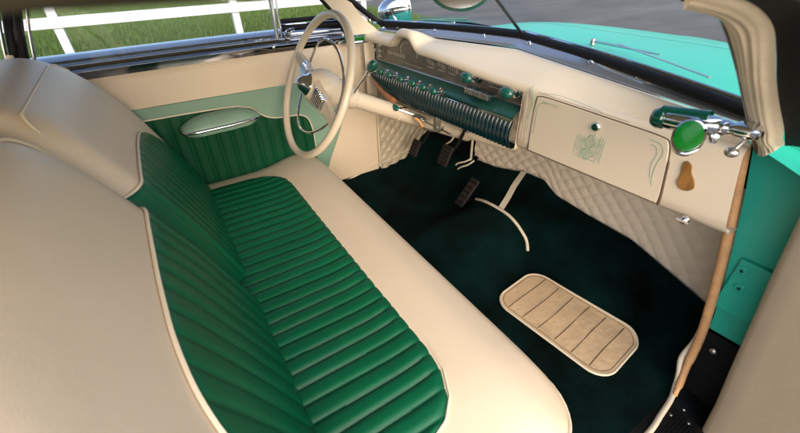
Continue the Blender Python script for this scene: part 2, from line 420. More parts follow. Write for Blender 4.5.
# armrest
def arm(mb, k, zt, zbm, puff):
    def shp(x, y):
        t = (x+.132)/.264          # 0 rear .. 1 front
        wd = 1.0-.35*max(0, (t-.55)/.45)**1.5
        return (XD+.052+y*wd*k, -.312+x*k, t)
    def top(x, y, m_, d):
        X, Y, t = shp(x, y); return (X, Y, zt+.004*t+puff*(1-m_**3.5))
    def low(k2, dz):
        def g_(x, y):
            X, Y, t = shp(x*k2, y*k2); return (X, Y, zbm+.004*t+dz)
        return g_
    pillow(mb, top, .132, .046, (.044,)*4, [.02, .3, .5, .7, .8, .88, .94, .98, 1], n=16, back=[low(1.0, 0), low(.9, -.012)])
mb = MB(); arm(mb, 1.0, .817, .799, .030); ar = mb.build('armrest', 'sage', drv, ang=60)
apts = []
for (u, v) in [(-1+2*k/16, -1) for k in range(16)]+[(1, -1+2*k/16) for k in range(16)]+[(1-2*k/16, 1) for k in range(16)]+[(-1, 1-2*k/16) for k in range(16)]:
    x, y, _ = rect_map(u, v, .132, .046, (.044,)*4); t = (x+.132)/.264; wd = 1.0-.35*max(0, (t-.55)/.45)**1.5
    apts.append(V(XD+.052+y*wd*1.02, -.312+x*1.01, (.806+.004*t)))
mb = MB(); mb.tube(apts, .0062, 10, closed=True, up=(0, 0, 1)); mb.build('armrest_trim', 'chrome', drv, ang=60)
# window garnish: chrome mouldings
mb = MB(); prof = [(-.135, 1.055), (-.10, 1.062), (-.06, 1.060), (-.04, 1.052), (-.036, 1.045), (-.022, 1.046), (-.012, 1.040), (-.008, 1.032), (-.012, 1.028)]
def sillz(y): return .004*math.sin((y+.9)*2.2)
mb.grid([[(XD+a, y, z+sillz(y)) for a, z in prof[:4]] for y in np.linspace(-1.3, .36, 30)])
mb.build('window_sill', 'garnish', drv)
mb = MB(); mb.grid([[(XD+a, y, z+sillz(y)) for a, z in prof[3:]] for y in np.linspace(-1.3, .36, 30)]); mb.build('sill_moulding', 'darkchrome', drv)
mb = MB(); prof = [(-.012, 1.031), (.000, 1.029), (.007, 1.022), (.004, 1.014), (.0035, 1.008), (.003, 1.0), (-.006, .998)]
mb.grid([[(XD+a, y, z+sillz(y)) for a, z in prof] for y in np.linspace(-1.3, .36, 30)]); mb.build('window_garnish', 'darkchrome', drv)
for y, z in ((-.795, 1.022), (-.752, 1.024), (-.06, 1.023), (.28, 1.024)):
    mb = MB(); mb.lathe([(.0065, 0), (.0065, .002), (.004, .004), (.0005, .0045)], (XD+.005, y, z), (1, 0, 0), 14); mb.build('screw', 'chrome', drv)
# vent window
vf = MB(); vf.tube([(XD-.02, -.034, 1.045), (XD-.02, -.03, 1.30)], .008, 10); vf.tube([(XD-.02, -.016, 1.045), (XD-.02, -.012, 1.30)], .004, 8)
vw = vf.build('vent_window_post', 'chrome', drv)
vf = MB()
for (z0, z1, r_) in ((1.098, 1.088, .008), (1.074, 1.062, .011)): vf.tube([(XD-.04, -.005, z0), (XD-.04, .12, (z0+z1)/2+.004), (XD-.035, .27, z1)], r_, 10)
vf.build('vent_window_frame', 'black', drv)
vf = MB(); vf.tube([(XD-.03, -.005, 1.055), (XD-.03, .27, 1.048)], .0055, 10); vf.tube([(XD-.045, -.01, 1.086), (XD-.045, .26, 1.077)], .004, 8)
vf.tube(cr([(XD-.035, .25, 1.05), (XD-.035, .215, 1.10), (XD-.03, .165, 1.16), (XD-.02, .07, 1.27)], 6), .009, 10); vf.build('vent_window_trim', 'chrome', drv)
vf = MB(); vf.lathe([(.0115, 0), (.013, .006), (.009, .016), (.006, .028)], (XD-.03, .012, 1.062), (.9, .2, .35), 14); vf.tube([(XD-.02, .0, 1.05), (XD-.005, .004, 1.07), (XD, .03, 1.075)], .005, 8); vf.build('vent_latch', 'chrome', drv)
gs = MB(); gs.box((XD-.015, -.49, 1.17), (.004, .90, .25)); gs.build('window_glass', 'glass', drv, smooth=False)

# ---- driver side lock pillar (rear of the door window)
pil = MB()
for dy, r_ in ((-.785, .012), (-.764, .010)): pil.tube(cr([(XD-.02, dy-.0, 1.03), (XD-.02, dy+.012, 1.09), (XD-.018, dy+.045, 1.19), (XD+.02, dy+.10, 1.30)], 6), r_, 10)
dp = pil.build('lock_pillar', 'black', car)
pil = MB()
for dy, r_ in ((-.742, .004), (-.802, .004)): pil.tube(cr([(XD-.008, dy, 1.03), (XD-.008, dy+.012, 1.09), (XD-.005, dy+.045, 1.19), (XD+.02, dy+.10, 1.30)], 6), r_, 8)
pil.tube([(XD-.01, -.80, 1.046), (XD-.01, -.72, 1.046)], .008, 8); pil.build('pillar_trim', 'darkchrome', dp)
st = MB(); st.tube(cr([(XD+.012, -.778, 1.092), (XD+.018, -.782, 1.07), (XD+.02, -.785, 1.04), (XD+.022, -.775, 1.0), (XD+.02, -.76, .95)], 5), .008, 10, up=(1, 0, 0), rz=.7); st.build('windlace', 'fabric', dp)
qp = MB(); qp.grid([[(XD-.003+.001, y, z) for z in (.3, .6, 1.012)] for y in (-1.9, -1.006)]); qp.build('quarter_trim', 'cream', car)
qp = MB(); qp.grid([[(XD-.13, y, z) for z in (.28, .6, 1.05)] for y in (-3.1, -1.02)]); qp.build('quarter_panel', 'teal', car)

# ---- carpet and floor
def zb(x): return interp(x, [-.72, -.33, -.18, -.037, .053, .117, .25, .407, .667, .72], [.53, .535, .552, .592, .60, .566, .556, .55, .474, .46])
def cz(x, y):
    tun = math.exp(-abs((x+.02)/.155)**3.2)
    base = .37+.035*sst(-.55, -.70, x)
    z = base+.11*tun*sst(-.15, .42, y)
    t = sst(.44, .66, y) if y < .62 else sst(.44, .66, .62)+(y-.62)*1.2
    t0 = sst(.44, .66, .62)
    z = z+(zb(x)-base-.11*tun)*min(t/t0, 1)
    if y > .62: z += (y-.62)*1.0
    return z
xs = np.linspace(-.712, .712, 120)
mb = MB(); mb.grid([[(x, y, cz(x, y)) for y in np.concatenate([np.linspace(-1.2, .1, 14), np.linspace(.13, .62, 40)])] for x in xs])
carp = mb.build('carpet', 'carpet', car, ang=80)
mb = MB(); mb.grid([[(x, y, cz(x, y)) for y in np.linspace(.62, .86, 12)] for x in np.linspace(-.712, -.30, 30)]); mb.build('toe_board', 'blackcarpet', car, ang=80)
mb = MB(); mb.grid([[(x, .86, z) for z in (.3, 1.02)] for x in (-.8, .8)]); mb.build('firewall', 'blackcarpet', car)
def on_carpet(pts, dz): return [V(x, y, cz(x, y)+dz) for x, y in pts]
mb = MB(); mb.tube(on_carpet(cr([(-.156, .496), (-.11, .482), (-.068, .476), (-.007, .477), (.056, .479), (.096, .482), (.131, .482), (.156, .468)], 5), .003), .0055, 8, up=(0, 0, 1)); mb.build('carpet_binding', 'cream2', carp)
mb = MB(); q_ = [(-.006, .482), (-.017, .524), (-.029, .561), (-.036, .60), (-.040, .618)]
mb.grid([on_carpet([(x-.013, y), (x, y), (x+.013, y)], .005) for x, y in q_]); mb.build('tunnel_strip', 'cream2', carp)
# heel pad
mc = (.413, .352); ang_ = R(6); ca, sa = math.cos(ang_), math.sin(ang_)
def mp_(x, y, z): X = mc[0]+x*ca-y*sa; Y = mc[1]+x*sa+y*ca; return (X, Y, cz(X, Y)+z)
mb = MB(); ed = pillow(mb, lambda x, y, m_, d: mp_(x, y, .0065+.0012*math.sin(60*x)*math.sin(45*y)*(1-m_)-(.003 if m_ > .99 else 0)), .185, .108, (.055,)*4, [.02, .2, .4, .6, .75, .85, .92, .96, .985, 1], n=26, back=[lambda x, y: mp_(x, y, .0005)])
hp = mb.build('heel_pad', 'mat', carp)
mb = MB(); mb.tube([V(p)+V(0, 0, .001) for p in ed], .0035, 8, closed=True, up=(0, 0, 1)); mb.build('pad_binding', 'cream2', carp)
mb = MB()
for k in range(6):
    x = -.185+.37*(k+1)/7; mb.tube([V(mp_(x+.0012*math.sin(y*30+k), y, .0068)) for y in np.linspace(-.094, .094, 8)], .0011, 5)
k_ = []
for (u, v) in [(-1+2*k/20, -1) for k in range(20)]+[(1, -1+2*k/20) for k in range(20)]+[(1-2*k/20, 1) for k in range(20)]+[(-1, 1-2*k/20) for k in range(20)]:
    x, y, _ = rect_map(u, v, .176, .099, (.048,)*4); k_.append(V(mp_(x, y, .0063)))
mb.tube(k_, .0010, 5, closed=True, up=(0, 0, 1)); mb.build('pad_stitching', 'stitch', carp)

# ---- quilted panels
def quilt(fn, nu, nv, U, W, d=.056, A=.0055):
    P = []
    for i in range(nu):
        row = []
        for j in range(nv):
            u, v = U*i/(nu-1), W*j/(nv-1)
            p, q_ = (u/d+v/(d*.85)), (u/d-v/(d*.85))
            h = A*(abs(math.sin(math.pi*p))*abs(math.sin(math.pi*q_)))**.45
            row.append(fn(u, v, h))
        P.append(row)
    return P
mb = MB()
def qf(u, v, h):
    x = -.33+u; z0 = zb(x)-.03; z = z0+(.82-z0)*v/.30
    return (x, .634-.02*v-h, z)
mb.grid(quilt(qf, 260, 70, 1.03, .30)); qp = mb.build('quilted_panel', 'quilt', car, ang=80)
mb = MB(); mb.tube([(-.332, .612, z) for z in np.linspace(.52, .80, 6)], .005, 8); mb.build('piping', 'cream2', qp)
def kz(y): return interp(y, [.17, .31, .5, .62, .72, .86], [.40, .425, .462, .54, .60, .75])
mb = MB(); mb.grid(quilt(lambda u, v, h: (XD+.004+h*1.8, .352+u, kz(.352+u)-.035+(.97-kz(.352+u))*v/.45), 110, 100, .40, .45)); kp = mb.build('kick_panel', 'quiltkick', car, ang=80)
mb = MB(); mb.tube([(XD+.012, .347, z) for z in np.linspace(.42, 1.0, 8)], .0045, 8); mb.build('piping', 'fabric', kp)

# ---- pedals, hoses
def pedal(c, sx, sz, tilt, name='pedal', arm_=True):
    rx = np.array([[1, 0, 0], [0, math.cos(tilt), -math.sin(tilt)], [0, math.sin(tilt), math.cos(tilt)]])
    mb = MB(); c = V(c); mb.box(c, (sx, .012, sz), rx)
    o = mb.build(name, 'pedal', car, smooth=False, bevel=.004)
    r_ = MB()
    for k in range(5): r_.box(c+rx@V(0, -.0075, (-.4+.2*k)*sz*.9), (sx*.86, .004, sz*.06), rx)
    r_.build('tread', 'black', o, smooth=False)
    a = MB(); a.tube(cr([c+V(0, .006, 0), c+V(.0, .06, .03), c+V(0, .14, .16), c+V(0, .2, .3)] if arm_ else [c+V(0, .004, -.04), c+V(0, .05, -.05)], 5), .007, 8); a.build('pedal_arm', 'black', o)
    return o
pedal((-.55, .46, .545), .055, .075, R(-25)); pedal((-.325, .46, .595), .06, .085, R(-25))
ac = pedal((-.19, .475, .475), .045, .13, R(-42), 'accelerator_pedal', False)
for k, pts in enumerate([[(-.36, .54, .66), (-.375, .53, .625), (-.40, .52, .60), (-.41, .52, .575)], [(-.25, .56, .67), (-.30, .56, .67), (-.355, .54, .675)], [(-.27, .56, .575), (-.285, .54, .56), (-.32, .53, .54), (-.335, .53, .525)], [(-.255, .56, .57), (-.27, .54, .55), (-.30, .53, .53), (-.32, .53, .512)]]):
    mb = MB(); mb.tube(cr(pts, 6), .0035, 8); mb.build('hose', 'cream2', car)

# ---- steering column and wheel
ax = nrm((0, .900, -.436)); Wc = V(-.37, -.045, .955); up = nrm(np.cross((1, 0, 0), ax)); ux = V(1, 0, 0)
c0 = Wc+ax*.05; c1 = V(-.37, .62, .630)
mb = MB(); mb.tube([c0, c0+(c1-c0)*.5, c1], .028, 20); col = mb.build('steering_column', 'creampaint', car)
mb = MB(); mb.tube([c0+(c1-c0)*.07, c0+(c1-c0)*.14], .035, 20); mb.build('column_collar', 'creampaint', col, bevel=.002)
mb = MB(); mb.tube([c0+(c1-c0)*.42, c0+(c1-c0)*.43], .030, 20); mb.build('column_collar', 'creampaint', col, bevel=.002)
k0 = c0+(c1-c0)*.11+V(.03, 0, .012); kn = V(-.165, .048, 1.032)
mb = MB(); mb.tube([k0, k0+(kn-k0)*.3+V(0, -.004, 0), kn], .0045, 10); mb.build('gear_lever', 'chrome', col)
dv = nrm(kn-k0)
mb = MB(); mb.lathe([(.008, -.022), (.011, -.016), (.0115, -.008), (.008, -.004)], kn, dv, 16); mb.build('knob_collar', 'chrome', col)
mb = MB(); mb.lathe([(.008, -.006), (.0115, .003), (.0130, .015), (.0130, .030), (.0105, .040), (.005, .046), (.001, .047)], kn, dv, 20); mb.build('gear_knob', 'knob', col)
def wp(r_, th, h=0): return Wc+r_*(math.cos(th)*ux+math.sin(th)*up)+h*ax
mb = MB(); mb.tube([wp(.217, 2*math.pi*k/72) for k in range(72)], .0118, 14, closed=True, up=ax); wh = mb.build('steering_wheel', 'creampaint', car)
mb = MB(); mb.tube([wp(.145, 2*math.pi*k/60, .012+.012*math.cos(2*math.pi*k/60*2)) for k in range(60)], .0040, 8, closed=True, up=ax); mb.build('horn_ring', 'chrome', wh)
mb = MB(); mb.lathe([(.02, -.030), (.038, -.026), (.050, -.010), (.060, .010), (.062, .035), (.054, .065), (.040, .090), (.030, .105)], Wc, ax, 32); mb.build('hub', 'creampaint', wh)
mb = MB(); mb.lathe([(.001, -.062), (.012, -.058), (.022, -.048), (.028, -.034), (.034, -.030), (.036, -.024)], Wc, ax, 28); mb.build('hub_cap', 'chrome', wh)
for th in (R(-18.5), R(161.5)):
    d_ = math.cos(th)*ux+math.sin(th)*up; t_ = np.cross(ax, d_)
    mb = MB()
    P = []
    for s_, wd, hh_, th_ in ((.03, .040, -.012, .012), (.09, .032, .000, .010), (.15, .022, .004, .008), (.21, .016, .0, .008)):
        c = Wc+d_*s_+ax*hh_; P.append([c+t_*wd*a+ax*th_*b_ for a, b_ in ((-1, 0), (-.7, -1), (.7, -1), (1, 0), (.7, 1), (-.7, 1))])
    mb.grid(P, cv=True); sp = mb.build('spoke', 'creampaint', wh)
    mb = MB()
    for k in range(7):
        s_ = .055+k*.0095; c = Wc+d_*s_+ax*(-.018+.10*(s_-.05)); mb.box(c, (.006, .052-.003*k, .010), np.array([d_, t_, ax]).T)
    mb.box(Wc+d_*.082+ax*(-.008), (.068, .050, .008), np.array([d_, t_, ax]).T)
    mb.build('spoke_rib_plate', 'chrome', wh, smooth=False, bevel=.0015)

# ---- dashboard
def fy(x): return .32+.05*x
def gar(x):   # windshield garnish lower edge
    t = abs(x+.03)/.61; return (.455-.085*t, 1.062-.020*t)
def ztopface(x):
    z = 1.012 if x > .145 else 1.012+.022*sst(.10, -.30, x)
    if x < .145: z += .042*math.exp(-((x+.395)/.062)**4)
    return z-(.012*sst(.145, .30, x))
def dash_row(x):
    gy, gz = gar(x); zt = ztopface(x); f = fy(x)
    rows = [(gy+.02, gz-.010), (gy, gz-.006)]
    n = 6; z1 = min(gz+.002+max(0, zt-1.03)*.6, 2)
    for k in range(1, n+1):
        t = k/n
        y = gy+(f+.022-gy)*t; z = (gz-.006)*(1-t)+(zt+.004)*t+.005*math.sin(math.pi*t)
        rows.append((y, z))
    for k in range(1, 6):
        a_ = k/5*math.pi/2; rows.append((f+.020-.020*math.sin(a_), zt+.004-.02+.020*math.cos(a_)))
    return rows
XL, XC, XR = -.655, .145, .690
mb = MB(); P = []
for x in np.linspace(XL, XR, 180):
    rows = dash_row(x); f = fy(x); zt = ztopface(x)-.016
    if x < XC:
        e = sst(XC-.02, XC, x)
        rows += [(f+.001, zt-.002), (f+.004, zt-.006), (f+.014, zt-.009), (f+.035, zt-.010), (f+.036, zt-.0101), (f+.0365, zt-.0102), (f+.037, zt-.0103), (f+.0375, zt-.0104)]
    else:
        fl = -.0
        rows += [(f-.0005, zt-.02), (f-.001, .95), (f-.001, .91), (f-.001, .87), (f+.002, .852), (f+.010, .840), (f+.024, .834), (f+.06, .832)]
    P.append([(.5+(x-.5)*(interp(z, [.82, 1.04], [.655, .608])-.5)/.19 if x > .5 else x, y, z) for y, z in rows])
mb.grid(P)
# rounded jamb of the instrument opening
mb.grid([[(XC-.002-.008*(1-math.cos(a_)) , fy(XC)+.030*math.sin(a_)-.0005, z) for a_ in np.linspace(0, math.pi/2, 6)] for z in np.linspace(.834, .99, 8)])
# left end flange
mb.grid([[(XL+.03*(1-math.cos(a_)), fy(XL)-.002+.03*math.sin(a_), z) for a_ in np.linspace(0, math.pi/2, 6)] for z in np.linspace(.80, 1.02, 8)])
mb.grid([[(x, .34+.02*(x > -.5), z) for z in (.80, .9)] for x in (XL, XL+.05)])
dash = mb.build('dashboard', 'creampaint', car, ang=50)
lowlip = MB(); lowlip.tube([(x, fy(x)+.03, .836) for x in np.linspace(XC, .65, 12)], .005, 8); lowlip.build('lower_lip', 'creampaint', dash)
def on_face(x, z, off=.0015): return V(x, fy(x)-off, z)
# instrument panel
mb = MB(); mb.grid([[(x, fy(x)+.030-.0*z, z) for z in np.linspace(.93, ztopface(x)-.018, 5)] for x in np.linspace(-.62, XC-.012, 40)])
ipn = mb.build('instrument_panel', 'dial', dash)
mb = MB()
def ip(x, z): return V(x, fy(x)+.0285, z)
def mk(x, z, w_, h_): mb.box(ip(x, z), (w_, .001, h_))
for k in range(23):   # speedometer scale under the arch
    a_ = R(200-220*k/22); rr = .034; mk(-.395+rr*1.5*math.cos(a_), 1.008+rr*math.sin(a_)*.8, .0016, .009 if k % 2 else .014)
for x0 in (-.29, -.235, -.18):
    for k in range(5): mk(x0+.009*k, .995-.002*k, .0016, .014)
    mk(x0+.018, .975, .036, .0018)
for k in range(16): mk(-.53+.007*k, .985, .0016, .008 if k % 3 else .013)
for k in range(14): mk(-.005+.005*k, .985, .0012, .007 if k % 3 else .012)
for x0 in (-.14, -.115, -.095): mk(x0, .982, .011, .004); mk(x0, .99, .004, .010)
mk(.03, .972, .07, .0015); mk(-.42, .965, .22, .0012)
mb.build('dial_marking', 'mark', dash, smooth=False)
mb = MB(); mb.tube([ip(x, ztopface(x)-.022) for x in np.linspace(-.61, XC-.014, 60)], .0025, 6); mb.tube([ip(x, .947) for x in np.linspace(-.61, XC-.014, 20)], .003, 6); mb.build('panel_trim', 'chromedull', dash)
# shelf
mb = MB(); mb.grid([[(x, fy(x)+a, z) for a, z in ((.030, .947), (.020, .944), (-.006, .930), (-.012, .925), (-.012, .918), (-.004, .914))] for x in np.linspace(-.615, XC-.012, 30)])
mb.build('control_shelf', 'sagemetal', dash)
# ribbed grille
P = []
RP = .0150
for x in np.arange(-.60, XC-.003, RP/8):
    h = .0075*abs(math.sin(math.pi*x/RP))**.7; row = []
    lowz = interp(x, [-.60, -.54, -.47, -.38, .14], [.90, .868, .845, .835, .838])
    for j in range(12):
        t = j/11; z = .916+(lowz-.916)*t; row.append((x, fy(x)-.004-.016*math.sin(math.pi*(.15+.75*t))-h, z))
    row.append((x, fy(x)+.03, lowz-.004)); P.append(row)
mb = MB(); mb.grid(P); mb.build('ribbed_grille', 'ribs', dash, ang=80)
mb = MB(); mb.tube([(x, fy(x)-.021, .9165) for x in np.linspace(-.60, XC-.012, 20)], .0022, 6); mb.build('grille_trim', 'chrome', dash)
# knobs
def knob(p, d, s_=1.0, mt='knob'):
    d = nrm(d); mb = MB(); mb.lathe([(.013*s_, -.034), (.0145*s_, -.030), (.0145*s_, -.024), (.007*s_, -.021), (.006*s_, -.008), (.010*s_, -.005), (.010*s_, 0)], p, d, 18); o = mb.build('knob', 'chrome', dash)
    mb = MB(); mb.lathe([(.010*s_, -.001), (.0135*s_, .003), (.0145*s_, .010), (.012*s_, .017), (.006*s_, .021), (.0008, .0215)], p, d, 20, sx=1.5); 
    o2 = mb.build('knob_cap', mt, dash); return o
for x in (-.475, -.415, -.345, -.275, -.218, -.165): knob(V(x, fy(x)-.036, .932), (0, -1, .25), .85)
for x, z in ((-.048, .993), (.105, .985)):
    mb = MB(); mb.lathe([(.022, .0), (.023, .004), (.019, .008)], (x, fy(x)+.028, z), (0, -1, 0), 22); mb.build('knob_bezel', 'chrome', dash)
    knob(V(x, fy(x)-.012, z), (0, -1, .12), 1.05)
mb = MB(); mb.box((-.005, fy(0)-.002, .955), (.105, .02, .020)); mb.build('radio_surround', 'ribs', dash, bevel=.002)
for k in range(10):
    mb = MB(); mb.box((-.050+.010*k, fy(0)-.0145, .957), (.0068, .012, .016)); mb.build('radio_key', 'chromedull', dash, smooth=False, bevel=.0012)
mb = MB()
for z in (.965, .985, 1.005): mb.lathe([(.009, 0), (.009, .006), (.005, .010), (.001, .011)], (-.565, fy(-.57)+.02, z), (.2, -1, 0), 12)
mb.build('switch_stack', 'chromedull', dash)
# glove box
def gpath(o):
    return [(.186+o, .850), (.184+o, .925), (.186+o, .982), (.196, .9955-o*.5), (.25, .9965-o*.5), (.40, .991-o*.5), (.486, .987-o*.5), (.507-o, .976), (.517-o, .935), (.524-o, .89), (.527-o, .850)]
mb = MB(); mb.tube(cr([on_face(x, z, .0008) for x, z in gpath(0)], 6), .0011, 6); mb.tube([on_face(x, .8495, .0004) for x in np.linspace(.186, .527, 6)], .0014, 6)
mb.tube(cr([on_face(x, z, .0008) for x, z in ((.516, .945), (.5225, .90), (.527, .87), (.5285, .848))], 5), [.0012]+[.0024]*15, 6); mb.build('glove_box_seam', 'stitch', dash)
mb = MB(); pts = cr([(x, z) for x, z in gpath(.003)], 4)
P_ = [on_face(x, z, .0022) for x, z in pts]; mb.prism(P_, (0, .004, 0)); mb.build('glove_box_lid', 'creampaint', dash, bevel=.0012)
mb = MB(); mb.lathe([(.0105, 0), (.0105, .003), (.008, .006), (.004, .0065), (.0005, .005)], on_face(.355, .966, .002), (0, -1, 0), 18); lk = mb.build('glove_box_lock', 'chrome', dash)
mb = MB(); mb.box(on_face(.355, .966, .0085), (.002, .001, .009)); mb.build('key_slot', 'black', dash, smooth=False)
mb = MB(); mb.lathe([(.009, 0), (.009, .004), (.006, .010), (.002, .012)], on_face(.584, .842, .001), (0, -1, -.2), 14); mb.box(on_face(.584, .842, .012), (.022, .003, .004)); mb.build('lower_latch', 'chrome', dash)
pear = cr([(.547, .956), (.556, .950), (.560, .938), (.571, .922), (.574, .908), (.564, .899), (.551, .900), (.543, .911), (.544, .925), (.541, .942), (.541, .952)], 4, closed=True)
mb = MB(); mb.prism([on_face(x, z, .003) for x, z in pear], (0, .0026, 0)); mb.build('brown_inlay', 'brown', dash, bevel=.0008)
def stripe(pts, r_=.0007, off=.0012, mt=None):
    return cr([on_face(x, z, off) for x, z in pts], 8)
mb = MB()
for pts in [[(.196, 1.003), (.25, 1.010), (.33, 1.004), (.36, .999)], [(.175, .90), (.172, .95), (.176, .99), (.168, 1.012)], [(.168, .93), (.178, .97), (.165, 1.0), (.172, 1.018)], [(.206, .985), (.232, .986), (.25, .983)], [(.198, .90), (.196, .95), (.200, .978), (.225, .9835)]]:
    mb = MB(); mb.tube(stripe(pts, off=.0028 if pts[0][0] > .19 and pts[0][1] < .99 else .0012), .0005, 5); mb.build('pinstripe', 'pin', dash)
for pts in [[(.470, .975), (.492, .972), (.502, .955), (.498, .93), (.500, .895), (.505, .885)], [(.474, .966), (.486, .964), (.492, .95), (.489, .925), (.496, .898)]]: mb = MB(); mb.tube(stripe(pts, off=.0028), .0005, 5); mb.build('pinstripe', 'pin', dash)
random.seed(11)
mb = MB()
for k in range(13):   # interlaced ladder ornament
    x = .318+.0055*k; z0 = .880+random.random()*.022; z1 = .948-random.random()*.020
    if k in (5, 6, 7): z1 += .006
    mb.tube([on_face(x, z0, .0028), on_face(x+.001, z1, .0028)], .00045, 4)
for k in range(12):
    z = .886+.0053*k; x0 = .318+random.random()*.028; x1 = .384-random.random()*.028
    mb.tube([on_face(x0, z, .0028), on_face(x1, z+.001, .0028)], .00045, 4)
for s_ in (-1, 1): mb.tube(stripe([(.351, .945), (.351+s_*.012, .930), (.351+s_*.004, .915), (.351+s_*.014, .900), (.351, .884)], off=.0028), .0005, 4)
mb.build('painted_ornament', 'pin', dash)
for pts in [[(.19, 1.004), (.3, 1.0), (.42, .996)], [(.17, .86), (.166, .92), (.167, .98), (.160, 1.008)], [(.158, .86), (.157, .95), (.155, 1.0)]]: mb = MB(); mb.tube(stripe(pts), .0005, 4); mb.build('pinstripe', 'pindk', dash)

# under dash: hand brake and brackets
mb = MB(); p0 = V(-.345, .24, .832); mb.tube(cr([p0, (-.37, .30, .815), (-.43, .33, .78)], 5), .004, 8); mb.tube([p0, (-.30, .33, .79)], .004, 8); hb = mb.build('hand_brake', 'chrome', car)
mb = MB(); mb.ell(p0+V(-.005, -.005, .004), (.026, .012, .011)); mb.build('hand_brake_grip', 'knob', hb)
mb = MB(); mb.box((-.36, .32, .785), (.14, .03, .012)); mb.box((-.22, .33, .80), (.02, .02, .06)); mb.tube(cr([(-.30, .30, .79), (-.27, .31, .765), (-.20, .32, .775), (-.17, .32, .80)], 5), .004, 8); mb.tube([(-.42, .31, .79), (-.15, .34, .775)], .003, 8)
mb.build('under_dash_bracket', 'chromedull', car, bevel=.002)
mb = MB(); mb.tube(cr([(-.30, .29, .80), (-.285, .30, .79), (-.28, .31, .77), (-.30, .31, .76)], 5), .006, 8); mb.build('brass_hook', 'tan', car)
mb = MB(); mb.tube(cr([(-.590, .29, .885), (-.565, .29, .865), (-.53, .29, .848), (-.48, .285, .838), (-.43, .28, .830)], 6), [.014]*25, 10); mb.build('wiring_cover', 'copper', car)
mb = MB(); mb.tube([(-.14, .42, .76), (-.02, .44, .765), (.05, .46, .77)], .016, 12); mb.build('duct', 'fabric', car)

# ---- windshield
CxW = -.03
WL, WC, WR = V(-.640, .365, 1.068), V(CxW, .49, 1.088), V(.632, .340, 1.068)
TL, TC, TR = V(-.60, .075, 1.275), V(CxW, .215, 1.315), V(.645, .02, 1.262)
def bottom(t): return (WL+(WC-WL)*(t+1) if t < 0 else WC+(WR-WC)*t)+V(0, .012*math.sin(math.pi*abs(t)), .003*math.sin(math.pi*abs(t)))
def topp(t): return (TL+(TC-TL)*(t+1) if t < 0 else TC+(TR-TC)*t)+V(0, .012*math.sin(math.pi*abs(t)), .004*math.sin(math.pi*abs(t)))
mb = MB(); mb.grid([[bottom(t)+(topp(t)-bottom(t))*v for v in np.linspace(0, 1, 8)] for t in np.linspace(-1, 1, 41)]); ws = mb.build('windshield', 'glass', car, ang=80)
mb = MB(); Tt = np.linspace(-1.0, 1.0, 61)
def gpos(t):
    b0 = bottom(t); y, z = gar(b0[0]); return b0, y, z
P = []
for t in Tt:
    b0, y, z = gpos(t); P.append([(b0[0], y+.004, z-.003), (b0[0], y-.001, z), (b0[0], y+.000, z+.004), (b0[0], y+.006, z+.012), (b0[0], (y+b0[1])/2-.002, (z+b0[2])/2+.006), (b0[0], b0[1]-.012, b0[2]-.006), (b0[0], b0[1]-.006, b0[2]-.010)])
mb.grid(P); mb.build('garnish_moulding', 'garnish', ws, ang=60)
for t in (-.85, -.55, -.2, .08, .42, .62, .93):
    b0, y, z = gpos(t); mb = MB(); mb.lathe([(.006, 0), (.006, .002), (.003, .004), (.0005, .0042)], (b0[0], (y+b0[1])/2-.004, (z+b0[2])/2+.005), (0, -.7, .7), 12); mb.build('screw', 'chrome', ws)
mb = MB(); mb.tube([bottom(t)+V(0, -.004, -.002) for t in Tt], .0115, 10, up=(0, 0, 1)); mb.tube(cr([bottom(-1), bottom(-1)+V(-.02, -.03, .02), (bottom(-1)*.5+topp(-1)*.5)+V(-.022, 0, 0), topp(-1)], 6), .010, 10)
mb.tube([bottom(1), topp(1)], .009, 10); mb.tube([topp(t) for t in Tt], .010, 10, up=(0, 0, 1)); mb.build('rubber_seal', 'black', ws)
mb = MB(); mb.tube([bottom(t)+V(0, .012, .008) for t in Tt], .004, 8, up=(0, 0, 1)); mb.tube(cr([bottom(-1)+V(-.005, -.02, 0), bottom(-1)+V(-.034, -.045, .02), (bottom(-1)*.5+topp(-1)*.5)+V(-.036, -.015, 0), topp(-1)+V(-.01, -.01, 0)], 6), .006, 8); mb.build('chrome_reveal', 'chrome', ws)
mb = MB(); mb.tube([bottom(0)+V(0, -.004, .004), topp(0)], .0045, 8); mb.build('centre_divider', 'blackpaint', ws)
# pillars
mb = MB()
mb.grid([[V(*a)+(V(*b_)-V(*a))*v for v in (0, .5, 1)] for a, b_ in zip(cr([(-.668, .20, 1.035), (-.668, .205, 1.065), (-.665, .185, 1.11), (-.655, .115, 1.185), (-.64, .02, 1.27)], 4), cr([(-.648, .355, 1.035), (-.648, .335, 1.055), (-.646, .28, 1.10), (-.635, .205, 1.185), (-.61, .09, 1.27)], 4))])
lp = mb.build('windshield_pillar', 'creampaint', car); lp['label'] = 'driver side windshield pillar'
mb = MB(); mb.tube(cr([(-.672, .215, 1.035), (-.672, .205, 1.065), (-.668, .18, 1.11), (-.658, .11, 1.185), (-.64, .015, 1.27)], 5), .007, 8); mb.build('rubber_seal', 'black', lp)
mb = MB(); mb.box((-.662, .265, 1.022), (.02, .115, .016)); mb.build('green_garnish', 'oval', lp, bevel=.004)
mb = MB(); mb.tube([(-.655, .21, 1.010), (-.655, .33, 1.008)], .006, 8); mb.lathe([(.012, 0), (.016, .008), (.014, .02), (.008, .026)], (-.648, .325, 1.005), (1, -.2, .2), 16); mb.tube([(-.645, .33, 1.00), (-.645, .335, 1.035)], .007, 8); mb.build('spotlight_control', 'chrome', lp)
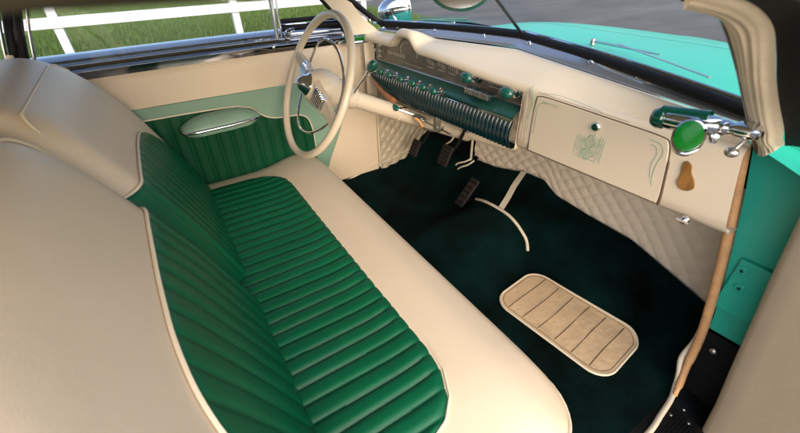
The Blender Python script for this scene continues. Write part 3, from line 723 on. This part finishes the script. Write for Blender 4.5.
# passenger side pillar: gathered vinyl
inn = cr([(.598, .005, 1.258), (.608, .037, 1.251), (.615, .065, 1.238), (.62, .108, 1.207), (.62, .175, 1.162), (.62, .244, 1.112), (.624, .32, 1.052), (.628, .392, .996)], 6)
out = cr([(.65, -.09, 1.272), (.66, -.02, 1.258), (.664, .04, 1.236), (.665, .085, 1.205), (.665, .13, 1.17), (.665, .19, 1.13), (.665, .27, 1.08), (.662, .345, 1.032)], 6)
P = []
L = len(inn)
for i in range(L):
    a, b_ = V(inn[i]), V(out[i]); row = []
    n_ = nrm(np.cross(b_-a, V(inn[min(i+1, L-1)])-V(inn[max(i-1, 0)])))
    if n_[1] > 0: n_ = -n_
    for k in range(41):
        v = k/40; t = i/L
        q1 = math.sin(7*t+2)*.10+math.sin(17*t)*.05; fold = (.0042*abs(math.sin(math.pi*(v*3.1+q1+.25*t)))**.5+.0022*abs(math.sin(math.pi*(v*7.3+1.4*q1+.8*t+.2))))*sst(0, .06, v)*sst(1.0, .62, v)+.009*math.sin(math.pi*v)
        if t > .86: fold += .0028*math.sin((t-.86)*230+3*v)
        row.append(a+(b_-a)*v+n_*fold)
    P.append(row)
mb = MB(); mb.grid(P); rp_ = mb.build('windshield_pillar', 'fabric', car, ang=80); rp_['label'] = 'passenger side windshield pillar wrapped in gathered cream vinyl'
mb = MB(); mb.tube([V(p)+V(-.003, .002, -.001) for p in inn], .006, 8); mb.build('inner_seal', 'blackpaint', rp_)
P = [[V(o_)+V(.0, .003, -.002), V(o_)+V(.012, -.012, .006), V(o_)+V(.026, .0, .004), V(o_)+V(.040, .004, .002), V(o_)+V(.052, .03, -.006)] for o_ in out]
mb = MB(); mb.grid(P); mb.build('weatherstrip', 'black', rp_, ang=60)
mb = MB(); mb.tube([V(o_)+V(.033, .0, .004) for o_ in out], .003, 6); mb.build('strip_lip', 'blackpaint', rp_)
P = [[V(o_)+V(.050, .020, -.004), V(o_)+V(.070, .0, .0), V(o_)+V(.075, .05, .0)] for o_ in out]
mb = MB(); mb.grid(P); mb.build('outer_skin', 'teal', rp_)
# roof
def roofz(x, y): return 1.405-.10*(abs(x)/.66)**2.6-.03*((y+.7)/.9)**2
ys_ = np.linspace(-1.9, .05, 24)
mb = MB(); mb.grid([[(x, y+.14*(1-(x/.62)**2)*sst(-.3, .05, y), roofz(x, y)) for y in ys_] for x in np.linspace(-.66, .66, 26)]); roof = mb.build('roof', 'teal', car)
mb = MB(); mb.grid([[(x, y+.12*(1-(x/.62)**2)*sst(-.3, .05, y), roofz(x, y)-.018) for y in ys_] for x in np.linspace(-.655, .655, 26)]); mb.build('headliner', 'headliner', roof)
rl = cr([(.665, -1.0, 1.285), (.665, -.6, 1.300), (.665, -.4, 1.302), (.664, -.25, 1.302)], 6)
mb = MB(); mb.tube([V(p) for p in rl], .014, 12, up=(0, 0, 1)); mb.build('roof_rail', 'railtrim', roof)
mb = MB(); mb.tube(cr([(.664, -.25, 1.302), (.664, -.18, 1.300), (.668, -.10, 1.284)], 6), .014, 12, up=(0, 0, 1)); mb.build('weatherstrip', 'black', roof)
mb = MB(); mb.tube([V(-p[0]-.02, p[1], p[2]+.01) for p in rl], .014, 12, up=(0, 0, 1)); mb.build('roof_rail', 'railtrim', roof)
mb = MB(); mb.grid([[topp(t)+V(0, a, z) for a, z in ((.0, -.002), (-.02, .004), (-.06, .03), (-.09, .06))] for t in Tt]); mb.build('header_trim', 'fabric', roof)
# mirror
mb = MB(); mc_ = V(.035, .19, 1.232); d_ = nrm((.62, -.62, .1)); mb.lathe([(.001, -.022), (.03, -.020), (.05, -.010), (.052, .0)], mc_, d_, 32, sx=1.45); mi = mb.build('rear_view_mirror', 'knob', car)
mb = MB(); mb.lathe([(.052, 0), (.052, .004), (.046, .005), (.046, .003)], mc_, d_, 32, sx=1.45); mb.build('mirror_rim', 'knob', mi)
mb = MB(); mb.lathe([(.046, .001), (.0455, .0035)], mc_, d_, 32, sx=1.45); mb.build('mirror_glass', 'chrome', mi)
mb = MB(); mb.tube([mc_-d_*.02, mc_-d_*.03+V(0, .02, .03), (0, .20, 1.31)], .005, 8); mb.build('mirror_stalk', 'chrome', mi)

# ---- outside the windshield: cowl, hood, wipers, spotlight
mb = MB(); P = []
for x in np.linspace(-.80, .80, 61):
    row = []
    for y in np.linspace(.40, 1.0, 14):
        yb = np.interp(x, [-.8, -.64, -.03, .61, .8], [.36, .39, .515, .37, .34]); Y = yb+(1.0-yb)*(y-.4)/.6
        row.append((x, Y, 1.045-.012*(Y-.5)-.10*(abs(x)/.8)**4))
    P.append(row)
mb.grid(P); cowl = mb.build('cowl', 'teal', car)
def hoodz(x, y):
    return 1.045-.012*(y-.5)-.10*(abs(x)/.8)**4-.10*sst(1.0, 1.85, y)-.05*(abs(x+.08)/.5)**2*sst(1.0, 1.8, y)
mb = MB(); P = []
for x in np.linspace(-.80, .80, 50):
    ny = interp(x, [-.8, -.5, -.137, .063, .19, .5, .8], [1.45, 1.62, 1.76, 1.70, 1.64, 1.55, 1.4]); row = []
    for v in np.linspace(0, 1, 24):
        y = 1.004+(ny-1.004)*v; row.append((x, y, hoodz(x, y)))
    for k in range(1, 7):
        a_ = k/6*math.pi/2; row.append((x, ny+.10*math.sin(a_), hoodz(x, ny)-.12*(1-math.cos(a_))))
    row.append((x, ny+.1, .45)); P.append(row)
mb.grid(P); mb.build('hood', 'teal', car, ang=60)
def wiper(p0, p1, p2):
    mb = MB(); p0, p1, p2 = V(p0), V(p1), V(p2); mb.tube([p0, p1], [.0038, .002], 8); mb.lathe([(.008, -.01), (.008, .003), (.006, .007), (.002, .008)], p0, (0, 0, 1), 16); o = mb.build('wiper', 'chromedull', car)
    m2 = MB(); m2.tube([p1+(p2-p1)*-.6+V(-.04, -.03, .0), p1+(p2-p1)*.95], .0022, 6); m2.build('wiper_blade', 'chromedull', o)
wiper((.045, .725, 1.055), (.285, .655, 1.064), (.474, .505, 1.068)); wiper((-.56, .66, 1.05), (-.40, .53, 1.085), (-.28, .56, 1.09))
mb = MB(); mb.tube([(-.70, .58, 1.052), (-.57, .74, 1.056)], [.012, .008], 10); mb.build('washer_cover', 'sagemetal', car)
# spotlight
sp_c = V(-.835, .575, 1.085); sp_d = nrm((.35, .75, .1))
mb = MB(); mb.lathe([(.001, -.105), (.022, -.098), (.042, -.075), (.056, -.04), (.064, 0), (.066, .02), (.066, .028)], sp_c, sp_d, 32); spo = mb.build('spotlight', 'chrome', car)
mb = MB(); mb.lathe([(.066, .026), (.069, .030), (.069, .038), (.062, .040)], sp_c, sp_d, 32); mb.build('spotlight_rim', 'chrome', spo)
mb = MB(); mb.tube(cr([sp_c+V(.0, -.0, -.05), (-.80, .52, 1.035), (-.74, .42, 1.03), (-.66, .36, 1.03)], 6), .008, 10); mb.build('spotlight_stem', 'chrome', spo)
# passenger spotlight handle, inside
h0, h1 = V(.652, .248, 1.072), V(.500, .246, 1.052)
hx = nrm(h1-h0)
mb = MB(); mb.tube([h0, h0+(h1-h0)*.42], .0065, 14); mb.lathe([(.011, .0), (.013, .008), (.013, .024), (.010, .030), (.010, .036), (.0125, .040), (.0125, .046)], h0+hx*.004, hx, 18); hs = mb.build('spotlight_handle', 'chrome', car)
mb = MB(); mb.lathe([(.010, .050), (.015, .056), (.015, .075), (.017, .080), (.017, .125), (.014, .130)], h0, hx, 20); mb.lathe([(.007, 0), (.009, .008), (.004, .018)], h0+hx*.055+V(0, 0, -.008), (.2, -.3, -1), 12); mb.build('handle_barrel', 'chrome', hs)
mb = MB(); mb.tube([h0+hx*.070+V(0, 0, .011), h0+hx*.140+V(0, 0, .010)], .0115, 14); mb.lathe([(.014, .128), (.0175, .132), (.0175, .142), (.014, .150), (.006, .154), (.001, .155)], h0, hx, 20); mb.build('handle_grip', 'dkgreen', hs)
oc = h0+hx*.080+V(.004, -.034, -.012); od = nrm((.20, -.60, .60)); orf = nrm((1, .35, .1))
mb = MB(); mb.lathe([(.004, -.016), (.017, -.016), (.021, -.012), (.021, -.007)], oc, od, 32, sx=1.35, ref=orf); mb.build('oval_base', 'blackpaint', hs)
mb = MB(); mb.lathe([(.021, -.007), (.0222, -.004), (.0222, .001), (.0200, .002)], oc, od, 32, sx=1.35, ref=orf); mb.build('oval_rim', 'chrome', hs)
mb = MB(); mb.lathe([(.0195, .0), (.0190, .003), (.015, .0045), (.008, .0052), (.001, .0054)], oc, od, 32, sx=1.35, ref=orf); mb.build('oval_button', 'oval', hs)
mb = MB(); mb.tube([oc-od*.012, h0+hx*.105], .006, 10); mb.build('oval_stem', 'chrome', hs)
mb = MB(); mb.tube(cr([h0+hx*.012, h0+V(-.016, -.002, -.018), h0+V(-.020, -.006, -.030)], 4), .003, 8); mb.ell(h0+V(-.022, -.008, -.036), (.0095, .0085, .008)); mb.build('crank_ball', 'chromedull', hs)

# ---- passenger side: hinge pillar, windlace, sill, open door
mb = MB(); wl = cr([(.600, .405, 1.0), (.626, .415, .885), (.650, .42, .78), (.672, .42, .676), (.690, .42, .58), (.699, .42, .51), (.706, .41, .45), (.716, .392, .405), (.722, .375, .378)], 6)
mb.tube([V(p)+V(0, -.002, 0) for p in wl], [.0095]*35+[.008]*9+[.006]*(len(wl)-44), 12); mb.build('windlace', 'tan', car)
# pillar face
P = []
for z, x0 in ((1.04, .60), (.98, .612), (.885, .638), (.78, .662), (.676, .684), (.60, .698), (.565, .702)):
    P.append([(x0-.005, .436, z), (x0+.03, .438, z), (.80, .442, z), (.93, .445, z), (.95, .50, z)])
mb = MB(); mb.grid(P); hpil = mb.build('hinge_pillar', 'teal', car, ang=60); hpil['label'] = 'teal hinge pillar in the open door way'
mb = MB(); mb.box((.765, .432, .7), (.17, .010, .135)); mb.build('hinge_plate', 'teal', hpil, smooth=False, bevel=.003)
for x, z in ((.688, .745), (.700, .705)):
    mb = MB(); mb.lathe([(.011, 0), (.011, .002), (.0085, .004), (.0085, .0045)], (x+.004, .427, z), (0, -1, 0), 20); s_ = mb.build('hinge_screw', 'teal', hpil)
    mb = MB(); mb.box((x+.004, .4225, z), (.009, .0012, .0022)); mb.box((x+.004, .4222, z), (.0022, .0012, .009)); mb.build('screw_slot', 'black', hpil, smooth=False)
mb = MB(); mb.grid([[(x, y, z) for z in (.35, .5, .562)] for x, y in ((.690, .43), (.74, .434), (.95, .44))]); mb.build('lower_pillar', 'black', car)
mb = MB(); mb.lathe([(.009, 0), (.009, .004), (.006, .008), (.002, .009)], (.728, .430, .52), (0, -1, 0), 16); mb.build('bolt', 'chromedull', hpil)
# sill
mb = MB(); mb.grid([[(x, y, z) for x, z in ((.690, .362), (.728, .366), (.735, .360), (.80, .352), (.86, .340), (.90, .30), (.90, .18))] for y in np.linspace(-1.3, .43, 20)]); sl = mb.build('door_sill', 'blackpaint', car, ang=60)
mb = MB()
mb.box((.775, -.42, .3575), (.082, 1.56, .006)); plate = mb.build('step_plate', 'blackpaint', sl, smooth=False, bevel=.002)
mb = MB()
for k in range(9): mb.box((.746+.007*k, -.42, .3615), (.003, 1.53, .003))
mb.build('step_ribs', 'black', sl, smooth=False)
for x, y in ((.742, .33), (.752, .37), (.775, .345)):
    mb = MB(); mb.lathe([(.004, 0), (.003, .002), (.0005, .0025)], (x, y, .362), (0, 0, 1), 10); mb.build('screw', 'chromedull', sl)
mb = MB(); mb.tube(cr([(.668, .46, .68), (.680, .445, .60), (.690, .43, .52), (.688, .415, .46), (.703, .40, .42), (.712, .39, .385), (.722, .36, .374), (.730, .30, .372), (.738, .22, .372), (.738, 0, .372), (.738, -.9, .372)], 6), .0065, 10, up=(1, 0, 0)); mb.build('carpet_binding', 'cream2', carp)
mb = MB(); mb.tube([V(-.696, y, kz(y)+.001) for y in np.linspace(.1, .86, 20)], .003, 8); mb.build('carpet_binding', 'cream2', carp)
# open passenger door
dd = nrm((.966, -.26, 0)); dn_ = nrm((.26, .966, 0))
def x0(z): return interp(z, [.30, .36, .45, .55, .68, .80, .94, 1.0], [.796, .792, .783, .768, .750, .733, .716, .710])
P = []
for z in np.linspace(.33, 1.0, 24):
    b0 = V(x0(z), .352, z); row = []
    for s_, n_ in ((0.01, .05), (.0, .03), (.002, .014), (.008, .005), (.02, .001), (.05, 0), (.3, 0), (.7, 0), (1.1, 0)):
        row.append(b0+dd*s_+dn_*n_)
    P.append(row)
mb = MB(); mb.grid(P); pd = mb.build('door', 'doortrim', car, ang=60); pd['label'] = 'open passenger door with plain tan trim panel'
P = [[V(x0(z)+.03, .352, z)+dd*s_+dn_*n_ for s_, n_ in ((.0, .035), (.0, .115), (.02, .125), (1.1, .125))] for z in np.linspace(.32, 1.0, 8)]
mb = MB(); mb.grid(P); mb.grid([[V(x0(1.0)+.0, .352, 1.0)+dd*s_+dn_*n_ for n_ in (0, .06, .125)] for s_ in (.01, 1.1)]); mb.build('outer_panel', 'teal', pd, ang=60)
mb = MB(); mb.tube([V(.712, .352, 1.008)+dd*s_+dn_*.03 for s_ in (.02, .5, 1.1)], .012, 10); mb.build('window_sill', 'chromedull', pd)
# underbody and outer rocker
mb = MB(); mb.box((0, -.3, .27), (1.78, 2.6, .10)); mb.build('floor_pan', 'blackpaint', car, smooth=False)
# front fenders beside the hood
for sg in (-1, 1):
    P = []
    for y in np.linspace(.44, 1.72, 22):
        zt = (hoodz(.8, y) if y > 1.0 else 1.045-.012*(y-.5)-.10)+.004
        P.append([(sg*x, y, z) for x, z in ((.796, zt), (.83, zt-.012), (.87, zt-.05), (.90, zt-.13), (.91, zt-.28), (.905, .34))])
    P.append([(sg*x*.6, 1.80, z) for x, z in ((.796, .80), (.83, .79), (.87, .75), (.90, .70), (.91, .55), (.905, .34))])
    mb = MB(); mb.grid(P); mb.build('fender', 'teal', car, ang=60)
